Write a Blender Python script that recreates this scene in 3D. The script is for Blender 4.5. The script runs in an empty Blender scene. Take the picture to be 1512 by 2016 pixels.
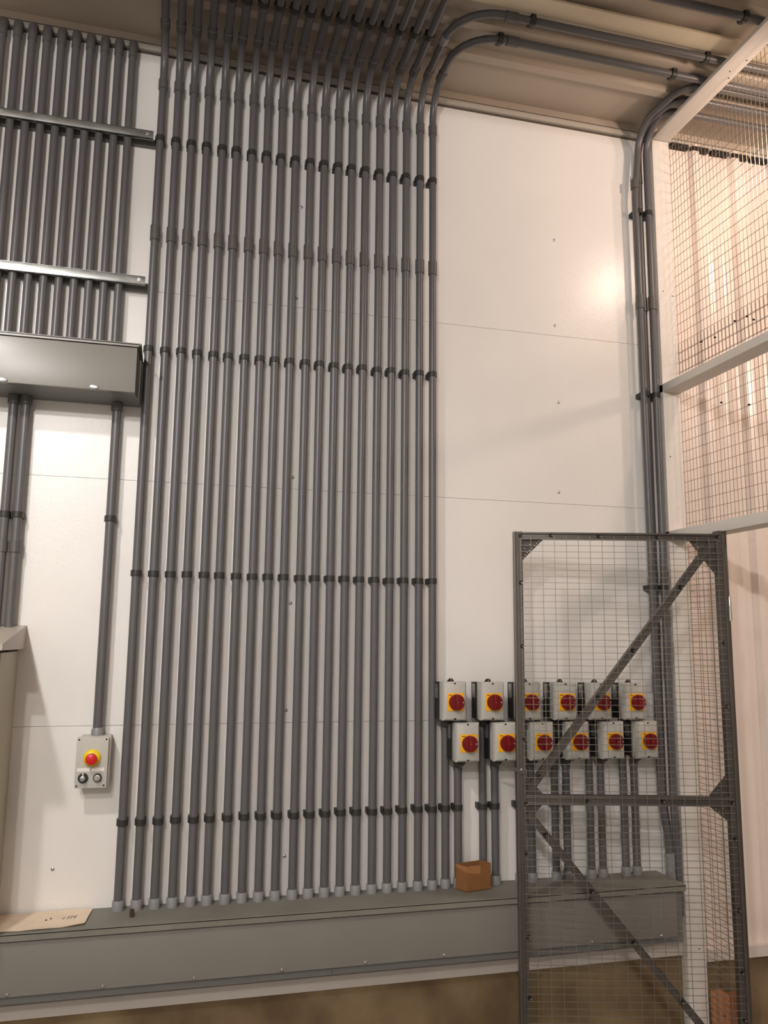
import bpy, bmesh, math, random
from mathutils import Vector, Matrix, Quaternion
random.seed(7)
PI = math.pi
ZO = 1.8            # eye height above the floor; heights below are given from eye level
W = 3.45            # distance of the back wall
C = bpy.context.scene.collection

# ------------------------------------------------------------------ materials
def new_mat(name):
    m = bpy.data.materials.new(name); m.use_nodes = True
    return m, m.node_tree.nodes, m.node_tree.links, m.node_tree.nodes['Principled BSDF']
def srgb(r, g, b):
    f = lambda c: (c/255/12.92) if c/255 <= .04045 else ((c/255+.055)/1.055)**2.4
    return (f(r), f(g), f(b), 1)
def mat(name, rgb, rough=.5, metal=0, noise=0, nscale=8, bump=0, bscale=60, spec=.5, coat=0, rgb2=None, stretch=None):
    m, N, L, B = new_mat(name)
    B.inputs['Roughness'].default_value = rough; B.inputs['Metallic'].default_value = metal
    B.inputs['Specular IOR Level'].default_value = spec
    if coat: B.inputs['Coat Weight'].default_value = coat; B.inputs['Coat Roughness'].default_value = .15
    c = srgb(*rgb)
    tc = N.new('ShaderNodeTexCoord'); mp = N.new('ShaderNodeMapping'); L.new(tc.outputs['Object'], mp.inputs[0])
    if stretch: mp.inputs['Scale'].default_value = stretch
    if noise:
        n = N.new('ShaderNodeTexNoise'); n.inputs['Scale'].default_value = nscale; n.inputs['Detail'].default_value = 6
        L.new(mp.outputs[0], n.inputs['Vector'])
        r = N.new('ShaderNodeValToRGB'); r.color_ramp.elements[0].position = .35; r.color_ramp.elements[1].position = .68
        k = 1-noise
        r.color_ramp.elements[0].color = srgb(*rgb2) if rgb2 else (c[0]*k, c[1]*k, c[2]*k, 1)
        r.color_ramp.elements[1].color = c
        L.new(n.outputs['Fac'], r.inputs[0]); L.new(r.outputs[0], B.inputs['Base Color'])
    else: B.inputs['Base Color'].default_value = c
    if bump:
        n2 = N.new('ShaderNodeTexNoise'); n2.inputs['Scale'].default_value = bscale; n2.inputs['Detail'].default_value = 3
        L.new(mp.outputs[0], n2.inputs['Vector'])
        b = N.new('ShaderNodeBump'); b.inputs['Strength'].default_value = bump; b.inputs['Distance'].default_value = .004
        L.new(n2.outputs['Fac'], b.inputs['Height']); L.new(b.outputs[0], B.inputs['Normal'])
    return m
M = dict(
 wall=mat('white_panel', (235,231,227), .30, noise=.05, nscale=2, bump=.10, bscale=90, spec=.4),
 metalwall=mat('white_ribbed_steel', (232,218,208), .28, noise=.04, nscale=3, spec=.5),
 trimw=mat('trim_white', (190,184,174), .45),
 flash=mat('base_flashing', (212,203,196), .5, noise=.06, nscale=6),
 brown=mat('brown_flange_shade', (92,82,72), .8),  # colour of the shade line under the wall-head angle
 black=mat('black_gap', (22,20,18), .8),
 ceil=mat('ceiling_sheet', (182,170,155), .5, noise=.06, nscale=3),
 batten=mat('cream_batten', (222,208,182), .55, noise=.05, nscale=5),
 concrete=mat('concrete', (142,122,90), .9, noise=1, nscale=4, bump=.5, bscale=25, rgb2=(102,82,60)),
 floor=mat('floor_concrete', (140,135,128), .6, noise=.2, nscale=3),
 paint=mat('room_paint', (200,198,195), .8),
 pvc=mat('grey_pvc', (92,91,92), .38, noise=.06, nscale=14, spec=.5),
 pvcl=mat('light_grey_pvc', (134,135,136), .42, noise=.05, nscale=20),
 pvcc=mat('coupling_pvc', (88,86,85), .45, noise=.05, nscale=20),
 clamp=mat('clamp_plastic', (46,45,41), .5),
 galv=mat('galvanised', (190,192,190), .33, metal=.85, noise=.35, nscale=14, stretch=(1,1,3)),
 zinc=mat('zinc_screw', (185,185,180), .42, metal=1),
 steel=mat('frame_steel', (96,90,84), .42, metal=.5, noise=.18, nscale=10),
 steeld=mat('gusset_steel', (86,82,76), .5, metal=.5, noise=.2, nscale=14),
 wire=mat('mesh_wire', (150,144,134), .38, metal=.8),
 wirep=mat('coated_mesh_wire', (140,128,116), .4, metal=.6),
 bolt=mat('dark_bolt', (25,24,24), .35, metal=.3),
 grey=mat('green_grey_enamel', (124,122,115), .33, noise=.04, nscale=5, spec=.5, bump=.04, bscale=200),
 greyd=mat('grey_enamel_body', (108,110,105), .45, noise=.04, nscale=5),
 dust=mat('dusty_lid', (124,122,112), .6, noise=.14, nscale=6),
 encl=mat('enclosure_plastic', (188,185,178), .5, noise=.03, nscale=20),
 yellow=mat('switch_yellow', (250,178,20), .4),
 red=mat('switch_red', (112,8,12), .4),
 redb=mat('button_red', (205,24,22), .35, noise=.03),
 yell2=mat('button_yellow', (235,205,20), .3),
 blk=mat('black_plastic', (26,24,25), .45),
 strap=mat('bracket_black', (44,43,42), .5, metal=.3),
 white=mat('white_label', (232,226,222), .6),
 ink=mat('pencil_ink', (150,140,135), .8),
 inkd=mat('dark_mark', (60,40,25), .8),
 beam=mat('white_painted_timber', (228,222,214), .55, noise=.04, nscale=6, bump=.12, bscale=18, stretch=(4,1,4)),
 paper=mat('old_paper', (232,212,188), .85, noise=.12, nscale=9, bump=.3, bscale=12),
 card=mat('cardboard', (132,88,48), .8, noise=.12, nscale=18),
 cardl=mat('cardboard_tape', (158,112,72), .45),
 wood=mat('timber', (188,128,88), .7, noise=.3, nscale=6, stretch=(14,14,1)),
 woodd=mat('timber_dark', (150,92,58), .7, noise=.3, nscale=6, stretch=(14,14,1)),
 beige=mat('cabinet_beige', (176,168,148), .45, noise=.03, nscale=6),
 hood=mat('hood_beige', (176,164,152), .4),
 brass=mat('brown_plug', (66,50,40), .5),
)

# ------------------------------------------------------------------ mesh helpers
class MB:
    def __init__(s): s.bm = bmesh.new()
    def box(s, x0, x1, y0, y1, z0, z1, bev=0):
        vs = [s.bm.verts.new((x, y, z)) for x in (x0, x1) for y in (y0, y1) for z in (z0, z1)]
        fs = []
        for idx in ((0,1,3,2),(4,6,7,5),(0,4,5,1),(2,3,7,6),(0,2,6,4),(1,5,7,3)):
            fs.append(s.bm.faces.new([vs[i] for i in idx]))
        if bev:
            es = list({e for f in fs for e in f.edges})
            bmesh.ops.bevel(s.bm, geom=es, offset=bev, segments=2, affect='EDGES', profile=.6)
        return s
    def prism(s, pts, axis, a, b):
        # polygon pts (2D) extruded on axis 'x','y','z' from a to b
        def P(p, t):
            return {'x': (t, p[0], p[1]), 'y': (p[0], t, p[1]), 'z': (p[0], p[1], t)}[axis]
        v0 = [s.bm.verts.new(P(p, a)) for p in pts]; v1 = [s.bm.verts.new(P(p, b)) for p in pts]
        s.bm.faces.new(v0); s.bm.faces.new(v1[::-1]); n = len(pts)
        for i in range(n): s.bm.faces.new((v0[i], v1[i], v1[(i+1) % n], v0[(i+1) % n]))
        return s
    def tube(s, pts, r, n=12, cap=True, phase=0):
        pts = [Vector(p) for p in pts]; rings = []
        rs = r if isinstance(r, (list, tuple)) else [r]*len(pts)
        t0 = (pts[1]-pts[0]).normalized()
        ref = Vector((0, 0, 1)) if abs(t0.z) < .9 else Vector((0, 1, 0))
        a = t0.cross(ref).normalized()
        for i, p in enumerate(pts):
            if i == 0: t = t0
            elif i == len(pts)-1: t = (pts[i]-pts[i-1]).normalized()
            else:
                t = ((pts[i]-pts[i-1]).normalized()+(pts[i+1]-pts[i]).normalized())
                t = t.normalized() if t.length > 1e-6 else (pts[i]-pts[i-1]).normalized()
            a = (a-t*a.dot(t)).normalized(); b = t.cross(a)
            rings.append([s.bm.verts.new(p+(a*math.cos(2*PI*k/n+phase)+b*math.sin(2*PI*k/n+phase))*rs[i]) for k in range(n)])
        for i in range(len(rings)-1):
            for k in range(n):
                f = s.bm.faces.new((rings[i][k], rings[i][(k+1) % n], rings[i+1][(k+1) % n], rings[i+1][k])); f.smooth = n > 6
        if cap:
            s.bm.faces.new(rings[0][::-1]); s.bm.faces.new(rings[-1])
        return s
    def lathe(s, o, axis, prof, n=20):
        # prof: list of (t, r) along axis from o
        o = Vector(o); ax = Vector(axis).normalized()
        pts = [o+ax*t for t, r in prof]
        ref = Vector((0, 0, 1)) if abs(ax.z) < .9 else Vector((0, 1, 0))
        a = ax.cross(ref).normalized(); b = ax.cross(a); rings = []
        for p, (t, r) in zip(pts, prof):
            rings.append([s.bm.verts.new(p+(a*math.cos(2*PI*k/n)+b*math.sin(2*PI*k/n))*max(r, 1e-5)) for k in range(n)])
        for i in range(len(rings)-1):
            sm = abs(prof[i+1][0]-prof[i][0]) > 1e-6 and abs(prof[i+1][1]-prof[i][1]) > 1e-6 or abs(prof[i+1][1]-prof[i][1]) < 1e-6
            for k in range(n):
                f = s.bm.faces.new((rings[i][k], rings[i][(k+1) % n], rings[i+1][(k+1) % n], rings[i+1][k])); f.smooth = sm
        s.bm.faces.new(rings[0][::-1]); s.bm.faces.new(rings[-1])
        return s
    def build(s, name, m, parent=None, loc=(0,0,0), lift=True):
        bmesh.ops.recalc_face_normals(s.bm, faces=s.bm.faces)
        me = bpy.data.meshes.new(name); s.bm.to_mesh(me); s.bm.free()
        me.set_sharp_from_angle(angle=.62); me.materials.append(M[m]); o = bpy.data.objects.new(name, me); C.objects.link(o)
        if parent: o.parent = parent; o.location = loc
        else: o.location = (loc[0], loc[1], loc[2]+(ZO if lift else 0))
        return o
def thing(name, label, cat, loc=(0,0,0), rz=0, group=None):
    o = bpy.data.objects.new(name, None); C.objects.link(o); o.empty_display_size = .05
    o.location = (loc[0], loc[1], loc[2]+ZO); o.rotation_euler = (0, 0, rz)
    tag(o, label, cat, group); return o
def tag(o, label, cat, group=None, kind=None):
    o['label'] = label; o['category'] = cat
    if group: o['group'] = group
    return o
def struct(name, mb, m, parent=None):
    o = mb.build(name, m, parent)
    if not parent: o['kind'] = 'structure'
    return o
def arc(cx, rad, p_from, p_to, c, n=8):
    # quarter arc around point c from direction p_from to p_to (unit vectors)
    c = Vector(c); a = Vector(p_from); b = Vector(p_to)
    return [c+(a*math.cos(t)+b*math.sin(t))*rad for t in [PI/2*i/n for i in range(n+1)]]
ORD = ['first','second','third','fourth','fifth','sixth','seventh','eighth','ninth','tenth','eleventh','twelfth','thirteenth','fourteenth','fifteenth','sixteenth','seventeenth','eighteenth','nineteenth','twentieth']

# ------------------------------------------------------------------ setting
# flat white wall panels with hairline seams
mb = MB(); seams = [-1.36, -.341, .630, 1.447, 2.60]
for a, b in zip(seams[:-1], seams[1:]): mb.box(-4, 2.31, W, W+.02, a+.0008, b-.0008)
mb.box(-4, 2.31, W+.006, W+.12, -1.36, 2.66)
wall_back = struct('wall_back', mb, 'wall')
for x, z in ((.494,1.923),(.484,1.487),(.488,.681),(.493,.146),(.486,-.291),(.496,-.86),(1.739,1.936),(1.732,1.498),(1.741,1.117),(1.733,.684),(-.372,-.86),(2.0,-.86)):
    mb = MB().lathe((x, W-.0002, z), (0,-1,0), [(0,.0066),(.002,.0066),(.0045,.003),(.0046,.0)], 12)
    mb.build('panel_screw', 'zinc', wall_back)
# ribbed steel wall on the far side of the mesh partition
pts = []; x = 2.31; pitch = .242; base = W
prof = [(2.31, W)]
rib0 = 2.548
k = 0
xs = rib0
while xs < 5.8:
    prof += [(xs-.034, W), (xs-.018, W-.026), (xs+.018, W-.026), (xs+.034, W)]
    for q in (.085, .155): prof += [(xs+q-.012, W), (xs+q-.006, W-.004), (xs+q+.006, W-.004), (xs+q+.012, W)]
    xs += pitch
prof += [(5.9, W)]
poly = prof+[(5.9, W+.1), (2.31, W+.1)]
struct('wall_back_ribbed', MB().prism(poly, 'z', -1.40, 2.572), 'metalwall')
struct('wall_foundation', MB().box(-4, 6, W+.002, W+.16, -ZO, -1.36), 'concrete')
struct('trim_1', MB().box(-4, 2.274, W-.016, W, -1.367, -1.318).box(-4, 2.274, W-.006, W, -1.318, -1.30), 'flash')
struct('trim_2', MB().box(2.372, 5.9, W-.03, W+.002, -1.40, -1.352), 'flash')
# wall head: light angle, dark gap above it, foam closure strip to the right
struct('trim_3', MB().box(-4, 5.9, W-.022, W+.01, 2.552, 2.577), 'trimw')
struct('trim_4', MB().box(-4, 5.9, W-.006, W+.02, 2.577, 2.584), 'black')
struct('trim_7', MB().box(-4, 5.9, W-.020, W+.02, 2.584, 2.6178), 'ceil')
struct('unseen_shade_beam', MB().box(-4, 5.8, 2.14, 2.24, 2.465, 2.552, .003), 'ceil')  # unseen beam above the view, added to shade the ceiling and its conduits
struct('trim_shade_strip', MB().box(-4, 5.9, W-.006, W+.01, 2.544, 2.552), 'brown')  # shade under the angle, painted as a brown strip
mb = MB(); xs = 2.40
while xs < 5.8:
    mb.box(xs, xs+.10, W-.034, W-.004, 2.532, 2.552); xs += .121
struct('trim_5', mb, 'black')
# ceiling: steel sheet, ribs run parallel to the wall
prof = []; y = 3.50
prof = [(3.60, 2.618)]
ribs = [3.13, 2.945, 2.60, 2.38, 2.14, 1.90, 1.66, 1.42, 1.18, .94, .70, .46, .22, -.02, -.5, -1, -1.5, -2, -2.5, -3, -3.5, -4, -4.5]
for r in ribs:
    prof += [(r+.050, 2.618), (r+.036, 2.5875), (r-.008, 2.5875), (r-.016, 2.618)]
prof += [(-5.2, 2.618), (-5.2, 2.70), (3.60, 2.70)]
struct('ceiling', MB().prism(prof, 'x', -4.1, 6.1), 'ceil')
o = MB().box(1.057, 4.6, 2.745, 2.832, 2.588, 2.5995, .001).build('ceiling_channel', 'batten')
tag(o, 'cream flat metal channel running along the ceiling in front of the conduits', 'ceiling channel')
struct('floor', MB().box(-4.1, 6.1, -5.2, 3.6, -ZO-.1, -ZO), 'floor')
struct('wall_left', MB().box(-4.1, -4, -5.2, 3.6, -ZO, 2.6), 'paint')
struct('wall_right', MB().box(5.9, 6.0, -5.2, 3.6, -ZO, 2.6), 'paint')
struct('wall_front', MB().box(-4.1, 6.1, -5.3, -5.2, -ZO, 2.6), 'paint')

# ------------------------------------------------------------------ conduits on the wall
R = .0165; YP = 3.404; ZB = -1.009; ZC = 2.570
def clamp_mb(x, y, z, r=R, back=W):
    mb = MB().lathe((x, y, z-.0115), (0,0,1), [(0, r+.0032),(.023, r+.0032)], 20)
    mb.box(x-r-.0032, x+r+.0032, y, back, z-.0115, z+.0115)
    mb.box(x-.003, x+.003, y-r-.0050, y-r-.002, z-.010, z+.010)
    mb.box(x-r-.0052, x-r, y+.002, y+.016, z-.0115, z+.0115)
    return mb
def coup_mb(x, y, z0, z1, r=R): return MB().lathe((x, y, z0), (0,0,1), [(0, r+.001),(.001, r+.0038),(z1-z0-.001, r+.0038),(z1-z0, r+.001)], 18)
def ring_mb(p, d, l, r): return MB().lathe(p, d, [(0, r+.001),(.001, r+.004),(l-.001, r+.004),(l, r+.001)], 18)
def collar(x, y, z, up=1): return MB().lathe((x, y, z), (0,0,up), [(0,.0212),(.033,.0212),(.036,.0195),(.0362,.0168)], 18)
def ceil_clamp(x, y):   # strap round a pipe running along Y on the ceiling
    return MB().lathe((x, y-.012, ZC), (0,1,0), [(0,R+.0045),(.024,R+.0045)], 18).box(x-R-.0045, x+R+.0045, y-.012, y+.012, ZC, 2.588).box(x-.026, x-R, y-.01, y+.01, ZC-.012, ZC+.004)
PX = [-.130,-.064,.001,.066,.133,.194,.262,.327,.391,.455,.523,.586,.650,.713,.777,.844,.908,.972,1.039,1.101]
turn_y = {19: 2.985, 18: 2.852, 17: 2.600}
for i, x in enumerate(PX):
    if i == 0: lab = 'grey wall conduit nearest the steel wireway box, first of the twenty from the left'
    elif i == 19: lab = 'grey wall conduit last on the right of the twenty, next to the isolator switches'
    elif i == 18: lab = 'grey wall conduit second from the right end, bending right above the last one'
    else: lab = '%s grey wall conduit from the left in the row of twenty' % ORD[i]
    t = thing('wall_conduit', lab, 'conduit', (x, YP, ZB), group='vertical conduits covering the white wall')
    Rb = .15; jy = random.uniform(-.004, .004)
    ye = turn_y.get(i, 2.42-.115*(16-i))
    P = [(x, YP, ZB), (x, YP, ZC-Rb)] + arc(0, Rb, (0,1,0), (0,0,1), (x, YP-Rb, ZC-Rb))[1:]
    Re = .19
    P += [(x, ye+Re, ZC)] + arc(0, Re, (-1,0,0), (0,-1,0), (x+Re, ye+Re, ZC), 10)[1:] + [(4.8, ye, ZC)]
    P = [Vector(p)-Vector((x, YP, ZB)) for p in P]
    MB().tube(P, R, 16).build('pipe', 'pvc', t)
    def L(mb, n, m): o = mb.build(n, m, t); o.location = (-x, -YP, -ZB); return o
    o = L(collar(x, YP, ZB), 'base_adapter', 'pvcl'); o['label'] = 'light grey adapter'
    for z in (-.694, .249, 1.178, 2.120): L(clamp_mb(x, YP, z+random.uniform(-.002,.002)), 'clamp', 'clamp')
    L(coup_mb(x, YP, 1.653, 1.72), 'coupling', 'pvcc')
    L(coup_mb(x, YP, 2.352, 2.400), 'coupling', 'pvcc')
    L(ring_mb((x, 3.298, ZC-.0015), (0,-1,0), .05, R), 'coupling', 'pvcc')
    if i < 18: L(ceil_clamp(x, 3.045), 'clamp', 'clamp')
    if i >= 17:
        if i == 18: L(ring_mb((x, 3.07, ZC), (0,-1,0), .045, R), 'coupling', 'pvcl')
        L(ring_mb((x+Re+.01, ye, ZC), (1,0,0), .055, R), 'coupling', 'pvcc')
        for cx in ((1.27, 2.12) if i == 19 else (1.36, 2.2)):
            L(MB().lathe((cx-.011, ye, ZC), (1,0,0), [(0,R+.0045),(.022,R+.0045)], 18).box(cx-.011, cx+.011, ye-R-.0045, ye+R+.0045, ZC, 2.588)
              .box(cx-.01, cx+.01, ye+R, ye+R+.016, ZC-.008, 2.588), 'clamp', 'clamp')

# three conduits at the right, side by side against the timber post
TX = 2.160
RX = [(2.174, 3.396), (2.203, 3.4275), (2.233, 3.396)]
for i, (x, y) in enumerate(RX):
    lab = ['grey conduit in the trio by the timber post, leftmost and curving outward near the ceiling',
           'grey conduit in the middle of the trio by the timber post',
           'grey conduit of the trio that touches the left side of the timber post'][i]
    t = thing('corner_conduit', lab, 'conduit', (x, y, -1.009), group='three conduits beside the timber post')
    ye = [3.02, 3.12, 3.22][i]; xo = [.03, .012, .0][i]
    xe = x+[.030, .020, .010][i]; ze = [-1.10, -1.14, -1.18][i]
    base = [(TX+.001, y, ze-.02), (xe-.02, y, ze-.02), (xe-.006, y, ze-.014), (xe, y, ze), (xe, y, -.92), (x+(xe-x)*.75, y, -.84), (x+(xe-x)*.25, y, -.76), (x, y, -.68)]
    P = base + [(x-(.010 if i == 0 else 0), y, 1.9), (x-(.014 if i == 0 else 0), y, 2.2)]
    Rb = .14
    P += arc(0, Rb, (0,1,0), (0,0,1), (x+xo*.4, y-Rb, ZC-Rb))
    Re = .12 if i < 2 else .06
    P += [(x+xo, max(ye+Re, min(y-Rb-.002, ye+Re)), ZC)] if ye+Re < y-Rb else []
    cx = x+xo
    P += arc(0, Re, (-1,0,0), (0,-1,0), (cx+Re, ye+Re, ZC), 8)[1 if ye+Re < y-Rb else 2:] + [(4.8, ye, ZC)]
    MB().tube([Vector(p)-Vector((x, y, -1.009)) for p in P], R, 14).build('pipe', 'pvc', t)
    def L(mb, n, m): o = mb.build(n, m, t); o.location = (-x, -y, 1.009); return o
    b0 = base[0]
    if i == 0:
        o2 = L(MB().tube([(xe+.001, y-.001, -1.06), (xe+.001, y-.001, -.95), (xe-.004, y-.001, -.925)], .0205, 16), 'elbow_socket', 'pvcl'); o2['label'] = 'light grey socket'
    for z in (-.694, .249, 1.178, 2.120): L(clamp_mb(x, y, z), 'clamp', 'clamp') if z > -.6 and i != 1 else None
    L(coup_mb(x-.008 if i == 0 else x, y, 1.61+.02*i*0, 1.68), 'coupling', 'pvcc')
    if i < 2: L(coup_mb(x-.013 if i == 0 else x, y, 2.24+.05*i, 2.29+.05*i), 'coupling', 'pvcc')

# ------------------------------------------------------------------ isolator switches and their conduits
def make_switch(x, zt, lab, row, short):
    # enclosure 0.117 wide, 0.155 high
    w, h = .100, .155; yb, yf = 3.340, 3.280
    t = thing('isolator_switch', lab, 'isolator switch', (x, W, zt-h), group='isolator switches in two rows')
    g = (-x, -W, -(zt-h))
    def L(mb, n, m): o = mb.build(n, m, t); o.location = g; return o
    x0, x1 = x-w/2, x+w/2; z0, z1 = zt-h, zt
    mb = MB().box(x0, x1, yf+.030, yb, z0, z1, .004)
    L(mb, 'enclosure', 'encl')
    # lid: chamfered front with a notch top and bottom
    b = MB(); bm = b.bm
    def ring(y, d, nz): 
        a0, a1, c0, c1 = x0+d, x1-d, z0+d, z1-d
        P = [(a0, c0), (x-.008, c0), (x-.006, c0+nz), (x+.006, c0+nz), (x+.008, c0), (a1, c0), (a1, c1), (x+.008, c1), (x+.006, c1-nz), (x-.006, c1-nz), (x-.008, c1), (a0, c1)]
        return [bm.verts.new((p[0], y, p[1])) for p in P]
    r = [ring(yf+.032, -.001, .0), ring(yf+.010, -.001, .0005), ring(yf+.002, .004, .005), ring(yf, .007, .006)]
    for a, c in zip(r[:-1], r[1:]):
        for k in range(12): bm.faces.new((a[k], a[(k+1) % 12], c[(k+1) % 12], c[k]))
    bm.faces.new(r[-1]); bm.faces.new(r[0][::-1])
    L(b, 'lid', 'encl')
    for zz, s in ((z1-.007, 1), (z0+.007, -1)): L(MB().lathe((x, yf+.004, zz), (0,-1,0), [(0,.0045),(.002,.0045)], 10), 'lid_screw', 'bolt')
    # face plate, square
    cz = zt-.0805; cx = x+.001
    pl = L(MB().box(cx-.036, cx+.036, yf-.003, yf+.001, cz-.036, cz+.036, .0015), 'face_plate', 'yellow'); pl['label'] = 'yellow square plate'
    mk = MB().box(cx-.030, cx-.016, yf-.0036, yf-.003, cz+.0275, cz+.0300).build('plate_marking', 'inkd', pl)
    kn = L(MB().lathe((cx, yf-.003, cz), (0,-1,0), [(0,.030),(.006,.030),(.010,.0325),(.020,.0325),(.024,.030),(.0245,.020)], 28), 'rotary_handle', 'red')
    kn['label'] = 'dark red round handle'
    MB().box(cx-.0085, cx+.0085, yf-.034, yf-.024, cz-.030, cz+.030, .003).build('grip', 'red', kn)
    MB().lathe((cx+.025, yf-.0268, cz), (0,-1,0), [(0,.0028),(.0008,.0028)], 10).build('pointer_dot', 'encl', kn)
    MB().lathe((cx, yf-.0335, cz), (0,-1,0), [(0,.0014),(.0012,.0014)], 8).build('centre_dot', 'encl', kn)
    # mounting channel behind
    bx0, bx1 = x-.054, x+.040
    br = L(MB().box(bx0, bx0+.004, yb, 3.392, z0+.002, z1-.003).box(bx1-.004, bx1, yb, 3.392, z0+.002, z1-.003).box(bx0, bx1, 3.388, 3.392, z0+.002, z1-.003).box(x-.012, x+.012, 3.392, W, z0+.02, z1-.02), 'mounting_bracket', 'strap')
    MB().box(bx0-.0015, bx0+.0005, 3.348, 3.380, z1-.068, z1-.010).build('bracket_insert', 'galv', br)
    # hanging lug above
    L(MB().prism([(x-.016, z1-.004), (x+.020, z1-.004), (x+.010, z1+.012), (x-.002, z1+.012)], 'y', yb+.004, yb+.010), 'lug', 'blk')
    L(MB().lathe((x+.004, yb+.004, z1+.006), (0,-1,0), [(0,.004),(.003,.003)], 8), 'lug_screw', 'zinc')
    return t
places = ['nearest the row of wall conduits', 'second from the left', 'third from the left, half behind the gate stile', 'fourth from the left, behind the gate mesh', 'fifth from the left, crossed by the gate brace', 'at the far right, beside the corner conduits']
placesB = ['nearest the row of wall conduits', 'second from the left, just left of the gate stile', 'third from the left, behind the gate mesh', 'fourth from the left, crossed by the gate brace', 'fifth from the left, behind the gate mesh', 'at the far right, beside the corner conduits']
def switch_conduit(x, ztop, lab):
    y = 3.410
    t = thing('switch_conduit', lab, 'conduit', (x, y, ZB), group='short conduits under the isolator switches')
    def L(mb, n, m): o = mb.build(n, m, t); o.location = (-x, -y, -ZB); return o
    L(MB().tube([(x, y, ZB), (x, y, ztop-.03)], R, 14), 'pipe', 'pvc')
    L(collar(x, y, ZB), 'base_adapter', 'pvcl')
    L(clamp_mb(x, y, -.694), 'clamp', 'clamp')
    L(MB().tube([(x, y, ztop-.045), (x, y, ztop-.028), (x, y-.022, ztop-.006), (x, y-.026, ztop+.0005)], [.0195, .0195, .026, .027], 16), 'cone_adapter', 'pvcc')
for i in range(6):
    make_switch(1.160+.1668*i, -.172-.0015*i, 'upper row isolator switch, '+places[i], 0, '')
    make_switch(1.216+.1664*i, -.338-.0012*i, 'lower row isolator switch, '+placesB[i], 1, '')
    switch_conduit(1.160+.1668*i, -.332, 'conduit below upper row switch '+places[i])
    switch_conduit(1.216+.1664*i, -.498, 'conduit below lower row switch '+placesB[i])

# ------------------------------------------------------------------ left conduit bank, struts, wireway box
LX = [-.785+.0580*k for k in range(10)]
ZT = 1.130
for i, x in enumerate(LX):
    y = 3.402
    lab = 'conduit rising from the wireway box, %s from the right of the clamped bank' % ORD[9-i] if i < 9 else 'conduit rising from the right end of the wireway box, nearest the wall conduits'
    t = thing('riser_conduit', lab, 'conduit', (x, y, ZT), group='conduits rising from the wireway box')
    def L(mb, n, m): o = mb.build(n, m, t); o.location = (-x, -y, -ZT); return o
    L(MB().tube([(x, y, ZT-.01), (x, y, 2.49)], R, 14), 'pipe', 'pvc')
    L(MB().tube([(x, y, 2.478), (x, y, 2.530)]+arc(0, .024, (0,-1,0), (0,0,1), (x, y+.024, 2.530), 6)[1:]+[(x, W-.001, 2.554)], .0186, 16), 'elbow', 'pvcc')
for z, lab in ((2.096, 'upper galvanised strut bar clamping the bank of riser conduits'), (1.440, 'lower galvanised strut bar clamping the riser conduits just above the wireway box')):
    t = thing('strut_bar', lab, 'strut', (-.155, W, z), group='galvanised strut bars')
    def L(mb, n, m): o = mb.build(n, m, t); o.location = (.155, -W, -z); return o
    L(MB().box(-1.3, -.158, 3.372, 3.382, z, z+.036, .001).box(-1.3, -.158, 3.372, 3.386, z+.033, z+.036).box(-1.3, -.158, 3.372, 3.386, z, z+.003), 'front_bar', 'galv')
    L(MB().box(-1.3, -.140, 3.428, W, z-.002, z+.030), 'rear_channel', 'greyd')
    for bx in (-.182, -.755): 
        L(MB().lathe((bx, 3.372, z+.018), (0,-1,0), [(0,.0075),(.003,.0075),(.0031,.004),(.007,.0035)], 6), 'bolt', 'zinc')
t = thing('wireway_box', 'grey steel wireway box on the wall at left with a shiny front cover', 'wireway', (-.16, W, .937))
def L(mb, n, m): o = mb.build(n, m, t); o.location = (.16, -W, -.937); return o
L(MB().box(-1.3, -.164, 3.262, W, .937, 1.128).box(-.164, -.152, 3.30, W, .937, 1.09), 'body', 'greyd')
L(MB().box(-1.3, -.166, 3.235, 3.262, .937, 1.118, .0015), 'cover', 'grey')
L(MB().box(-1.3, -.150, 3.228, W, 1.126, 1.134, .001).box(-1.3, -.160, 3.228, 3.234, 1.120, 1.130), 'top_lip', 'grey')
for kx in (-.317, -.641):
    h = L(MB().prism([(kx-.016,.9475),(kx-.009,.953),(kx+.012,.949),(kx+.012,.943),(kx-.009,.942)], 'y', 3.2325, 3.2355), 'latch', 'zinc'); h['label'] = 'bright keyhole latch'
    MB().lathe((kx+.012, 3.235, .945), (0,-1,0), [(0,.006),(.003,.006),(.005,.003)], 10).build('latch_screw', 'zinc', h)
for (x, lab, zb, zc) in ((-.627, 'conduit dropping from the wireway box to the hooded cabinet, left of the pair', -.06, .330), (-.581, 'conduit dropping from the wireway box to the hooded cabinet, right of the pair', -.06, .330), (-.240, 'single conduit dropping from the wireway box to the emergency stop station', -.345, None)):
    y = 3.402
    t = thing('drop_conduit', lab, 'conduit', (x, y, zb), group='conduits dropping from the wireway box')
    def L(mb, n, m): o = mb.build(n, m, t); o.location = (-x, -y, -zb); return o
    L(MB().tube([(x, y, zb), (x, y, .937)], R+.001, 14), 'pipe', 'pvc')
    L(coup_mb(x, y, .90, .937, R+.002), 'box_adapter', 'pvcc')
    L(clamp_mb(x, y, .462, R+.001), 'clamp', 'clamp')
    if zc: L(coup_mb(x, y, .315, .360, R+.001), 'coupling', 'pvcc')
    else:
        o = L(MB().lathe((x, y, -.3735), (0,0,1), [(0,.0225),(.022,.0225),(.030,.018)], 18), 'base_adapter', 'pvcl'); o['label'] = 'light grey adapter'

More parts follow.
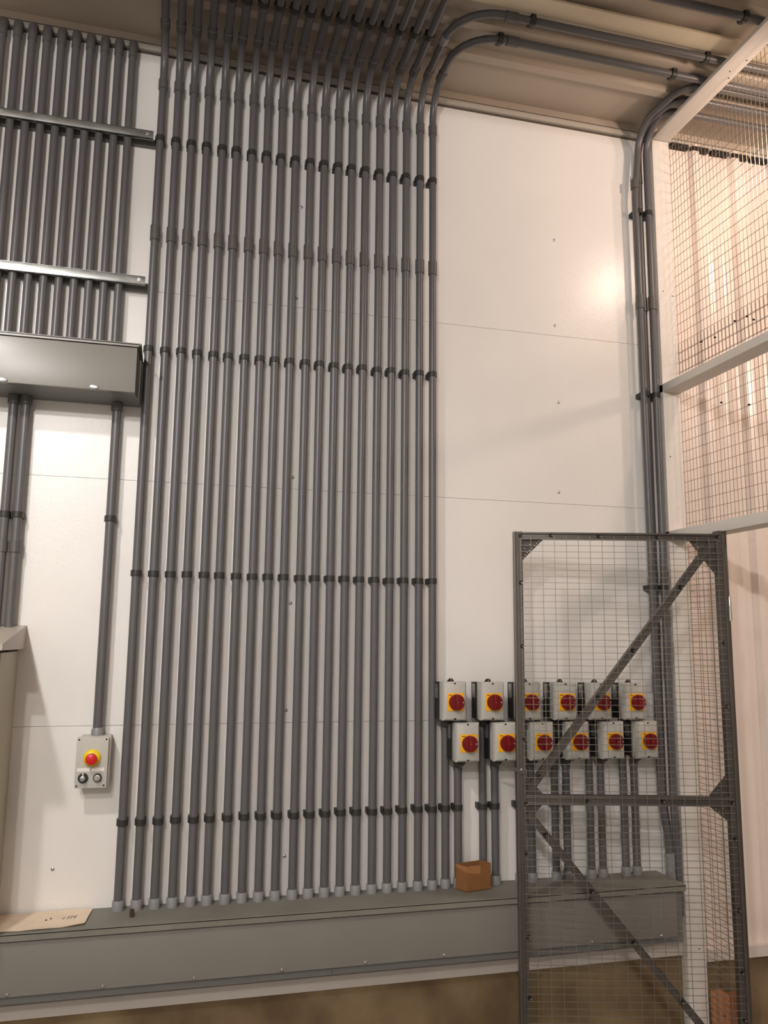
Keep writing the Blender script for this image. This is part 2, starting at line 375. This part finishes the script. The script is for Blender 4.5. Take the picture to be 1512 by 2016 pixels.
# emergency stop station
t = thing('emergency_stop_station', 'small grey push button box with a red and yellow emergency stop button', 'control box', (-.25, W, -.56))
def L(mb, n, m): o = mb.build(n, m, t); o.location = (.25, -W, .56); return o
L(MB().box(-.296, -.186, 3.378, W, -.553, -.372, .006), 'enclosure', 'encl')
L(MB().box(-.307, -.193, 3.360, 3.380, -.559, -.374, .004), 'cover', 'encl')
for sx, sz in ((-.299,-.383),(-.202,-.383),(-.299,-.550),(-.203,-.550)):
    L(MB().lathe((sx, 3.3605, sz), (0,-1,0), [(0,.0036),(.0008,.0036)], 8), 'cover_screw', 'bolt')
o = L(MB().lathe((-.250, 3.360, -.450), (0,-1,0), [(0,.031),(.003,.032),(.012,.029),(.016,.0235),(.0165,.019)], 28), 'button_collar', 'yell2'); o['label'] = 'yellow collar'
o = L(MB().lathe((-.250, 3.344, -.450), (0,-1,0), [(0,.013),(.010,.013),(.012,.020),(.020,.0215),(.026,.019),(.029,.010),(.0295,.001)], 28), 'stop_button', 'redb'); o['label'] = 'red mushroom button'
o = L(MB().lathe((-.2775, 3.360, -.5215), (0,-1,0), [(0,.0185),(.004,.0185),(.010,.0165),(.0102,.012)], 24), 'selector_ring', 'blk')
MB().lathe((-.2775, 3.350, -.5215), (0,-1,0), [(0,.0105),(.012,.0095),(.013,.006)], 20).build('selector_knob', 'galv', o)
MB().box(-.2805, -.2745, 3.343, 3.350, -.5215, -.498, .001).build('selector_lever', 'encl', o)
o = L(MB().lathe((-.2265, 3.360, -.5215), (0,-1,0), [(0,.0158),(.006,.0158),(.009,.0145),(.0092,.012)], 24), 'key_switch_ring', 'blk')
MB().lathe((-.2265, 3.352, -.5215), (0,-1,0), [(0,.0125),(.008,.0115),(.009,.007),(.0085,.004)], 20).build('key_barrel', 'zinc', o)
MB().prism([(-.2385,-.5145),(-.2325,-.5125),(-.2225,-.5245),(-.2285,-.5265)], 'y', 3.339, 3.343).build('key_slot', 'zinc', o)
for lx in (-.2785, -.2265):
    L(MB().box(lx-.0225, lx+.0225, 3.3594, 3.3602, -.4985, -.4855), 'legend_label', 'white')

# hooded cabinet at the left edge
t = thing('hooded_cabinet', 'tall beige wall cabinet under a sloping rain hood at the left edge', 'cabinet', (-.55, W, -.97))
def L(mb, n, m): o = mb.build(n, m, t); o.location = (.55, -W, .97); return o
L(MB().box(-1.2, -.548, 3.105, W, -.975, -.058, .004), 'body', 'beige')
L(MB().box(-1.2, -.550, 3.08, 3.102, -.965, -.066, .004), 'door', 'beige')
L(MB().prism([(W, .040), (2.985, -.027), (2.985, -.049), (W, -.049)], 'x', -1.25, -.525), 'rain_hood', 'hood')

# ------------------------------------------------------------------ cable trough
TX = 2.160
t = thing('cable_trough', 'long grey steel cable trough along the foot of the wall', 'cable trough', (0, W, -1.25))
def L(mb, n, m): o = mb.build(n, m, t); o.location = (0, -W, 1.25); return o
L(MB().box(-1.3, .659, 3.255, W-.001, -1.243, -1.016).box(.661, TX, 3.255, W-.001, -1.243, -1.016).box(.655, .665, 3.26, W-.001, -1.24, -1.02), 'body', 'greyd')
L(MB().box(-1.3, TX+.004, 3.226, W-.001, -1.016, -1.009, .0012).box(-1.3, TX+.004, 3.226, 3.230, -1.034, -1.012), 'lid', 'dust')
L(MB().box(-1.3, 2.125, 3.238, 3.2425, -1.215, -1.040, .001).box(-1.3, 2.125, 3.2425, 3.255, -1.2145, -1.042), 'cover_panel', 'grey')
for sx in (-.469, -.159, .152, .467, .783, 1.096, 1.416, 1.73, 2.046):
    L(MB().lathe((sx, 3.238, -1.206), (0,-1,0), [(0,.0065),(.002,.0065),(.006,.0035),(.0065,.001)], 12), 'screw', 'zinc')

# things resting on the trough
ZTOP = -1.0088
b = MB(); bm = b.bm
outl = [(-.74,3.44),(-.40,3.436),(-.30,3.443),(-.226,3.438),(-.240,3.262),(-.31,3.252),(-.42,3.245),(-.55,3.236),(-.74,3.236)]
def sheet(outl, z0, name, m, parent=None, lift=.004):
    b = MB(); bm = b.bm
    nx, ny = 22, 8; xs0, xs1 = min(p[0] for p in outl), max(p[0] for p in outl)
    rnd = random.Random(len(name)+int(z0*1e5) % 97)
    top = []; bot = []
    for i in range(nx+1):
        u = i/nx; x = xs0+(xs1-xs0)*u; col = []; colb = []
        yb = 3.438+.004*math.sin(u*9); yf = 3.238+.024*u**3+.004*math.sin(u*13+1)
        for j in range(ny+1):
            v = j/ny; y = yf+(yb-yf)*v
            xx = x-(1-v)*.014*u
            z = z0+lift*.8*max(0, math.sin(u*7+v*3)*.5+.35)*(1-abs(v-.5))+.0035*(v < .01)*abs(math.sin(u*11))
            col.append(bm.verts.new((xx, y, z+.0009))); colb.append(bm.verts.new((xx, y, z)))
        top.append(col); bot.append(colb)
    for i in range(nx):
        for j in range(ny):
            f = bm.faces.new((top[i][j], top[i+1][j], top[i+1][j+1], top[i][j+1])); f.smooth = True
            bm.faces.new((bot[i][j], bot[i][j+1], bot[i+1][j+1], bot[i+1][j]))
    for i in range(nx):
        bm.faces.new((top[i][0], bot[i][0], bot[i+1][0], top[i+1][0])); bm.faces.new((top[i][ny], top[i+1][ny], bot[i+1][ny], bot[i][ny]))
    for j in range(ny):
        bm.faces.new((top[0][j], top[0][j+1], bot[0][j+1], bot[0][j])); bm.faces.new((top[nx][j], bot[nx][j], bot[nx][j+1], top[nx][j+1]))
    return b.build(name, m, parent)
t = thing('paper_sheets', 'creased cream paper sheets lying on the trough below the cabinet', 'papers', (-.4, 3.34, ZTOP))
for k in range(3):
    o = sheet([(-.74-.0*k, 0), (-.224-.006*k*(k == 1), 0)], ZTOP+.0002+.0012*k, 'sheet', 'paper', t, .004)
    o.location = (.4+.002*k, -3.34-.001*k, -ZTOP)
zz = ZTOP+.0085
mk = MB()
for dx, l, sl in ((-.300,.030,.006), (-.290,.026,.004), (-.276,.030,.006), (-.315,.018,.005)):
    mk.prism([(dx, 3.325), (dx+.0022, 3.325), (dx+sl+.0022, 3.325+l), (dx+sl, 3.325+l)], 'z', zz-.004, zz)
mk.prism([(-.286, 3.352), (-.274, 3.346), (-.275, 3.343), (-.287, 3.349)], 'z', zz-.004, zz)
o = mk.build('pencil_marks', 'ink', t); o.location = (.4, -3.34, -ZTOP)
mk = MB().prism([(-.372,3.326),(-.366,3.328),(-.368,3.331)], 'z', zz-.004, zz).prism([(-.358,3.338),(-.352,3.339),(-.355,3.343)], 'z', zz-.004, zz)
o = mk.build('brown_spots', 'inkd', t); o.location = (.4, -3.34, -ZTOP)

o = MB().lathe((0,0,0), (0,0,1), [(0,.008),(.026,.008),(.0262,.005),(.020,.0048)], 14).build('pipe_plug', 'brass', None, (-.076, 3.318, ZTOP))
tag(o, 'small dark brown cylindrical plug standing on the trough lid', 'plug')

# cardboard box
P0 = Vector((1.194,3.379)); P1 = Vector((1.224,3.323)); P2 = Vector((1.336,3.347)); P3 = P0+P2-P1
t = thing('cardboard_box', 'small open brown cardboard box on the trough in front of the switch conduits', 'box', (1.224, 3.323, ZTOP))
def L(mb, n, m): o = mb.build(n, m, t); o.location = (-1.224, -3.323, -ZTOP); return o
H = .098; Z0 = ZTOP+.0005
def panel(a, b, z0, z1, th=.003, inn=None):
    d = (b-a).normalized(); n = Vector((-d.y, d.x)); c = (P0+P2)/2
    if (c-a).dot(n) < 0: n = -n
    return [(a.x, a.y), (b.x, b.y), (b.x+n.x*th, b.y+n.y*th), (a.x+n.x*th, a.y+n.y*th)]
mb = MB()
for a, b_, hh in ((P0,P1,H), (P1,P2,H), (P2,P3,H+.004), (P3,P0,H+.002)):
    mb.prism(panel(a, b_, 0, 0), 'z', Z0, Z0+hh)
mb.prism([(p.x, p.y) for p in (P0,P1,P2,P3)], 'z', Z0, Z0+.003)
L(mb, 'carton', 'card')
tp = MB()
def strip(a, b_, zs0, zs1, off=.0006):
    d = (b_-a).normalized(); n = Vector((d.y, -d.x)); c = (P0+P2)/2
    if (c-a).dot(n) > 0: n = -n
    A = Vector((a.x+n.x*off, a.y+n.y*off)); B = Vector((b_.x+n.x*off, b_.y+n.y*off))
    bm = tp.bm; q = []
    for (p, z) in ((A, zs0[0]), (B, zs0[1]), (B, zs1[1]), (A, zs1[0])):
        q.append((p, z))
    v0 = [bm.verts.new((p.x, p.y, z)) for p, z in q]; v1 = [bm.verts.new((p.x-n.x*.0005, p.y-n.y*.0005, z)) for p, z in q]
    bm.faces.new(v0); bm.faces.new(v1[::-1])
    for i in range(4): bm.faces.new((v0[i], v1[i], v1[(i+1) % 4], v0[(i+1) % 4]))
strip(P0, P1, (Z0+.088, Z0+.074), (Z0+H, Z0+H))
strip(P1, P1+(P2-P1)*.55, (Z0+.074, Z0+.064), (Z0+H, Z0+H))
L(tp, 'tape', 'cardl')
# front corner flap folded inward
L(MB().prism([(P1.x+.006, P1.y+.006), (P1.x+.006+(P2-P1).x*.8, P1.y+.006+(P2-P1).y*.8), (P1.x-.005+(P2-P1).x*.8, P1.y+.030+(P2-P1).y*.8), (P1.x-.002, P1.y+.026)], 'z', Z0+.080, Z0+.082), 'inner_flap', 'card')
o = MB().box(-.016, .016, -.0045, .0045, 0, .006, .001).build('paper_slip', 'white', None, (1.268, 3.366, ZTOP+.0825))
o.rotation_euler = (0, 0, .1)
tag(o, 'small white slip lying inside the open cardboard box', 'paper slip')

# ------------------------------------------------------------------ timber and mesh partition
XL, XR = 2.275, 2.370
t = thing('mesh_partition', 'white painted timber frame partition covered with wire mesh, running forward from the wall', 'partition', (XL, 3.40, -ZO))
def L(mb, n, m): o = mb.build(n, m, t); o.location = (-XL, -3.40, ZO); return o
L(MB().box(XL, XR, 3.402, W-.0005, -ZO, 2.534, .002), 'wall_post', 'beam')
for bx, bz in ((2.30, 1.72), (2.355, 1.70), (2.30, .88), (2.335,-1.335)):
    L(MB().lathe((bx, 3.4025, bz), (0,-1,0), [(0,.0032),(.0012,.0032)], 8), 'nail_head', 'bolt')
b1 = L(MB().box(XL, XR, 1.2, W-.0005, 2.536, 2.556, .002), 'top_rail', 'beam')
L(MB().box(XL, XR, 1.2, W-.002, 1.200, 1.240, .002), 'middle_rail', 'beam')
L(MB().box(XL, XR, 1.2, W-.002, .470, .519, .002), 'door_head', 'beam')
L(MB().box(XL, XR, 2.47, 2.51, 1.2405, 2.5355, .002), 'upper_post', 'beam')
L(MB().box(XL, XR, 2.02, 2.06, -ZO, .4695, .002), 'latch_post', 'beam')
for (nx, ny) in ((2.325, 2.86), (2.35, 2.78), (2.35, 2.90)):
    L(MB().lathe((nx, ny, 2.5362), (0,0,-1), [(0,.0035),(.0012,.0035)], 8), 'nail_head', 'bolt')
def wires_yz(x, y0, y1, z0, z1, dy, dz, r, oy=0, oz=0, bow=0):
    mb = MB(); y = y0+oy
    while y < y1:
        mb.tube([(x, y, z0), (x, y, z1)], r, 4, True, PI/4); y += dy
    z = z0+oz
    while z < z1:
        if bow: mb.tube([(x+.0025, y0+(y1-y0)*q/8, z-bow*math.sin(PI*min(1, (1-q/8)*3.2))*.0) for q in range(9)], r, 4, True, PI/4)
        else: mb.tube([(x+.0025, y0, z), (x+.0025, y1, z)], r, 4, True, PI/4)
        z += dz
    return mb
L(wires_yz(XR+.003, 1.25, 3.44, 1.30, 2.55, .0252, .0500, .0012, .008, .004), 'upper_mesh_panel', 'wirep')
L(wires_yz(XR+.006, 1.25, 3.44, .49, 1.45, .0252, .0500, .0012, .016, .020), 'middle_mesh_panel', 'wirep')
L(wires_yz(XR+.003, 3.135, 3.44, -1.66, .46, .0503, .0263, .0013, .012, .004), 'lower_mesh_panel', 'wirep')
for (sy, sz) in ((3.22,1.40),(3.12,1.385),(2.98,1.41),(2.90,1.40),(2.86,1.37),(3.10,1.07),(2.92,1.01)):
    L(MB().lathe((XR+.0005, sy, sz), (-1,0,0), [(-.004,.004),(.004,.0045),(.006,.002)], 8), 'mesh_staple', 'bolt')
jb = L(MB().box(2.240, 2.281, 2.998, 3.036, -ZO, .469, .002), 'door_jamb', 'steel'); jb['label'] = 'dark steel jamb post'

# ------------------------------------------------------------------ open mesh gate
t = thing('mesh_gate', 'open steel framed gate of welded wire mesh standing in front of the switches', 'gate', (1.402, 3.218, -1.735), -math.radians(14.51))
t.location = (1.402*.985, 3.218*.985, ZO-1.735*.985); t.scale = (.985,)*3
GB = 1.735
def G(mb, n, m, parent=None):
    o = mb.build(n, m, parent or t)
    if not parent: o.location = (0, 0, GB)
    return o
def channel_v(x0, x1, z0, z1, flip=False):
    mb = MB().box(x0, x1, .006, .034, z0, z1, .0015)
    w = (x1-x0)
    mb.box(x0, x0+w*.30, 0, .010, z0, z1, .001); mb.box(x1-w*.30, x1, 0, .010, z0, z1, .001)
    return mb
def channel_h(x0, x1, z0, z1):
    mb = MB().box(x0, x1, .008, .034, z0, z1, .0015); w = z1-z0
    mb.box(x0, x1, .001, .012, z0, z0+w*.28, .001); mb.box(x0, x1, .001, .012, z1-w*.28, z1, .001)
    return mb
G(channel_v(0, .037, -1.73, .458), 'lock_stile', 'steel')
G(channel_v(.858, .895, -1.73, .456), 'hinge_stile', 'steel')
G(channel_h(.037, .858, .426, .456), 'top_rail', 'steel')
G(channel_h(.037, .858, -.656, -.618), 'middle_rail', 'steel')
G(channel_h(.037, .858, -1.728, -1.692), 'bottom_rail', 'steel')
def brace(a, b, w):
    a = Vector(a); b = Vector(b); d = (b-a).normalized(); n = Vector((-d.y, d.x))
    mb = MB()
    for o0, o1, y0, y1 in ((-w/2, w/2, .010, .014), (-w/2, -w/2+.003, .004, .034), (w/2-.003, w/2, .004, .034)):
        mb.prism([tuple(a+n*o0), tuple(b+n*o0), tuple(b+n*o1), tuple(a+n*o1)], 'y', y0, y1)
    mb.prism([tuple(a+n*(w/2-.003)), tuple(b+n*(w/2-.003)), tuple(b+n*(w/2)), tuple(a+n*(w/2))], 'y', -.001, .004)
    return mb
G(brace((.050, -.600), (.850, .425), .030), 'brace', 'steel')
G(brace((.045, -.690), (.855, -1.655), .030), 'brace', 'steel')
def gusset(pts, holes, name='gusset'):
    cu = bpy.data.curves.new('tmp', 'CURVE'); cu.dimensions = '2D'; cu.fill_mode = 'BOTH'; cu.extrude = .0012
    def spl(P):
        s = cu.splines.new('POLY'); s.points.add(len(P)-1)
        for q, p in zip(s.points, P): q.co = (p[0], p[1], 0, 1)
        s.use_cyclic_u = True
    spl(pts)
    for hx, hy in holes: spl([(hx+.0022*math.cos(-2*PI*k/8), hy+.0022*math.sin(-2*PI*k/8)) for k in range(8)])
    ob = bpy.data.objects.new('tmp', cu); C.objects.link(ob)
    dg = bpy.context.evaluated_depsgraph_get(); dg.update()
    me = bpy.data.meshes.new_from_object(ob.evaluated_get(dg)); bpy.data.objects.remove(ob); bpy.data.curves.remove(cu)
    me.name = name; me.transform(Matrix.Rotation(PI/2, 4, 'X')); me.materials.clear(); me.materials.append(M['steeld'])
    o = bpy.data.objects.new(name, me); C.objects.link(o); o.parent = t; o.location = (0, .0155, GB); return o
hl = [(.119-.0112*k, .421-.0105*k) for k in range(8)]
gusset([(.030,.440),(.134,.440),(.134,.432),(.036,.334),(.030,.334)], [(.110,.419),(.100,.409),(.090,.399),(.080,.389),(.070,.379),(.060,.369),(.050,.359),(.048,.388),(.071,.405)])
gusset([(.862,.440),(.740,.440),(.744,.432),(.858,.276),(.862,.276)], [(.775,.412),(.787,.398),(.825,.385),(.800,.372),(.836,.345)])
gusset([(.862,-.632),(.780,-.632),(.784,-.612),(.854,-.532),(.862,-.532)], [(.834,-.578),(.820,-.594),(.808,-.606),(.842,-.602)])
gusset([(.862,-.640),(.862,-.716),(.854,-.716),(.784,-.660),(.780,-.640)], [(.806,-.667),(.819,-.677),(.834,-.688),(.838,-.664)])
gusset([(.032,-.632),(.110,-.632),(.104,-.612),(.036,-.545),(.032,-.545)], [(.082,-.602)])
gusset([(.032,-.642),(.108,-.642),(.102,-.660),(.036,-.730),(.032,-.730)], [(.060,-.690)])
mb = MB()
zz = .4250
while zz > -1.70:
    mb.tube([(.026, -.0035, zz), (.878, -.0035, zz)], .0013, 4, True, PI/4); zz -= .0263
xx = .0717-.0503
xx = .0717
while xx < .86:
    mb.tube([(xx, -.0010, .441), (xx, -.0010, -1.712)], .0013, 4, True, PI/4); xx += .0503
G(mb, 'mesh_panel', 'wire')
for bx, bz in ((.159,.443),(.362,.441),(.610,.440),(.030,.440),(.865,.443),(.028,.241),(.030,-.023),(.033,-.397),(.034,-.652),(.034,-.842),(.036,-1.156),(.037,-1.379),(.282,-.640),(.588,-.636),(.868,-.640),
               (.868,.00),(.866,-.26),(.872,-.78),(.872,-1.05),(.872,-1.28),(.872,-1.45),(.700,.228),(.490,-.037),(.340,-.228),(.090,-.545),(.110,-.770),(.290,-.985),(.450,-1.173),(.630,-1.390)):
    MBb = MB().lathe((bx, .002, bz), (0,-1,0), [(0,.0085),(.003,.0085),(.0055,.007),(.0056,.004)], 12)
    bo = G(MBb, 'bolt', 'bolt'); MB().lathe((bx+.004, -.0036, bz-.003), (0,-1,0), [(0,.0036),(.003,.002)], 8).build('bolt_tip', 'zinc', bo)
hp = G(MB().lathe((.900, -.004, .090), (0,0,1), [(0,.007),(.050,.007),(.051,.0055),(.055,.0055),(.056,.007),(.098,.007),(.104,.0035)], 14), 'hinge_pin', 'zinc'); hp['label'] = 'bright steel hinge pin'
lv = G(MB().prism([(-.062,-.502),(-.058,-.496),(.026,-.520),(.030,-.533),(.020,-.536)], 'y', -.004, .0005), 'latch_lever', 'steel')
MB().lathe((.016, -.004, -.518), (0,-1,0), [(0,.006),(.003,.006),(.006,.003)], 10).build('latch_screw', 'zinc', lv)

# timber offcuts beyond the partition
for (x0, x1, y0, y1, zt, m, lab) in ((2.379, 2.446, 3.36, 3.40, -1.508, 'wood', 'orange brown timber offcut with a chamfered top standing by the post foot'),
                                     (2.448, 2.53, 3.372, 3.412, -1.528, 'woodd', 'darker timber offcut standing to the right of the chamfered one')):
    t = thing('timber_offcut', lab, 'timber', ((x0+x1)/2, y1, -ZO), group='timber offcuts behind the gate')
    o = MB().prism([(x0, -ZO), (x1, -ZO), (x1, zt-.014), (x1-.018, zt), (x0+.004, zt), (x0, zt-.006)], 'y', y0, y1).build('block', m, t); o.location = (-(x0+x1)/2, -y1, ZO)
    o = MB().lathe(((x0+x1)/2+.004, y0, -1.60), (0,-1,0), [(0,.0055),(.002,.005)], 10).build('nail_head', 'bolt', t); o.location = (-(x0+x1)/2, -y1, ZO)

# ------------------------------------------------------------------ lights
def area(name, loc, size, sy, power, col, target=None, rot=None):
    l = bpy.data.lights.new(name, 'AREA'); l.shape = 'RECTANGLE'; l.size = size; l.size_y = sy; l.energy = power; l.color = col
    o = bpy.data.objects.new(name, l); C.objects.link(o); o.location = (loc[0], loc[1], loc[2]+ZO)
    if rot: o.rotation_euler = rot
    return o
def bulb(name, loc, r, power, col, aim=None, cone=None):
    l = bpy.data.lights.new(name, 'SPOT' if aim else 'POINT'); l.shadow_soft_size = r; l.energy = power; l.color = col
    o = bpy.data.objects.new(name, l); C.objects.link(o); o.location = (loc[0], loc[1], loc[2]+ZO)
    if aim:
        l.spot_size = math.radians(cone); l.spot_blend = .7
        o.rotation_euler = (Vector(aim)-Vector(loc)).to_track_quat('-Z', 'Y').to_euler()
    return o
bulb('hanging_lamp', (-1.2, 1.30, 2.08), .07, 165, (1, .965, .93), (-1.2, 1.75, .6), 145)
bulb('hanging_lamp', (-1.3, -1.15, 2.18), .06, 195, (1, .962, .93))
bulb('hanging_lamp', (-1.3, -3.40, 2.25), .10, 300, (1, .962, .93))
bulb('flood_lamp', (2.67, 2.40, 2.26), .06, 42, (1, .75, .60), (2.35, 3.45, 1.55), 165)
bulb('flood_lamp', (4.2, 1.8, 1.87), .12, 84, (1, .76, .62))
w = bpy.data.worlds.new('world'); bpy.context.scene.world = w; w.use_nodes = True
w.node_tree.nodes['Background'].inputs[0].default_value = (.5, .47, .43, 1); w.node_tree.nodes['Background'].inputs[1].default_value = .15

# ------------------------------------------------------------------ camera
f, yaw, pitch, roll = 1621.53, math.radians(14.5166), math.radians(8.7818), math.radians(.5558)
fw = Vector((math.sin(yaw)*math.cos(pitch), math.cos(yaw)*math.cos(pitch), math.sin(pitch)))
r0 = Vector((math.cos(yaw), -math.sin(yaw), 0)); u0 = r0.cross(fw)
r = r0*math.cos(roll)+u0*math.sin(roll); u = -r0*math.sin(roll)+u0*math.cos(roll)
cam = bpy.data.cameras.new('camera'); co = bpy.data.objects.new('camera', cam); C.objects.link(co)
cam.sensor_fit = 'HORIZONTAL'; cam.sensor_width = 36; cam.lens = f/1512*36; cam.clip_start = .05
mw = Matrix((( r.x, u.x, -fw.x, 0), (r.y, u.y, -fw.y, 0), (r.z, u.z, -fw.z, ZO), (0, 0, 0, 1)))
co.matrix_world = mw
sc = bpy.context.scene; sc.camera = co
sc.view_settings.view_transform = 'Standard'; sc.view_settings.look = 'None'; sc.view_settings.gamma = 1
sc.view_settings.use_curve_mapping = False; sc.view_settings.exposure = -0.04
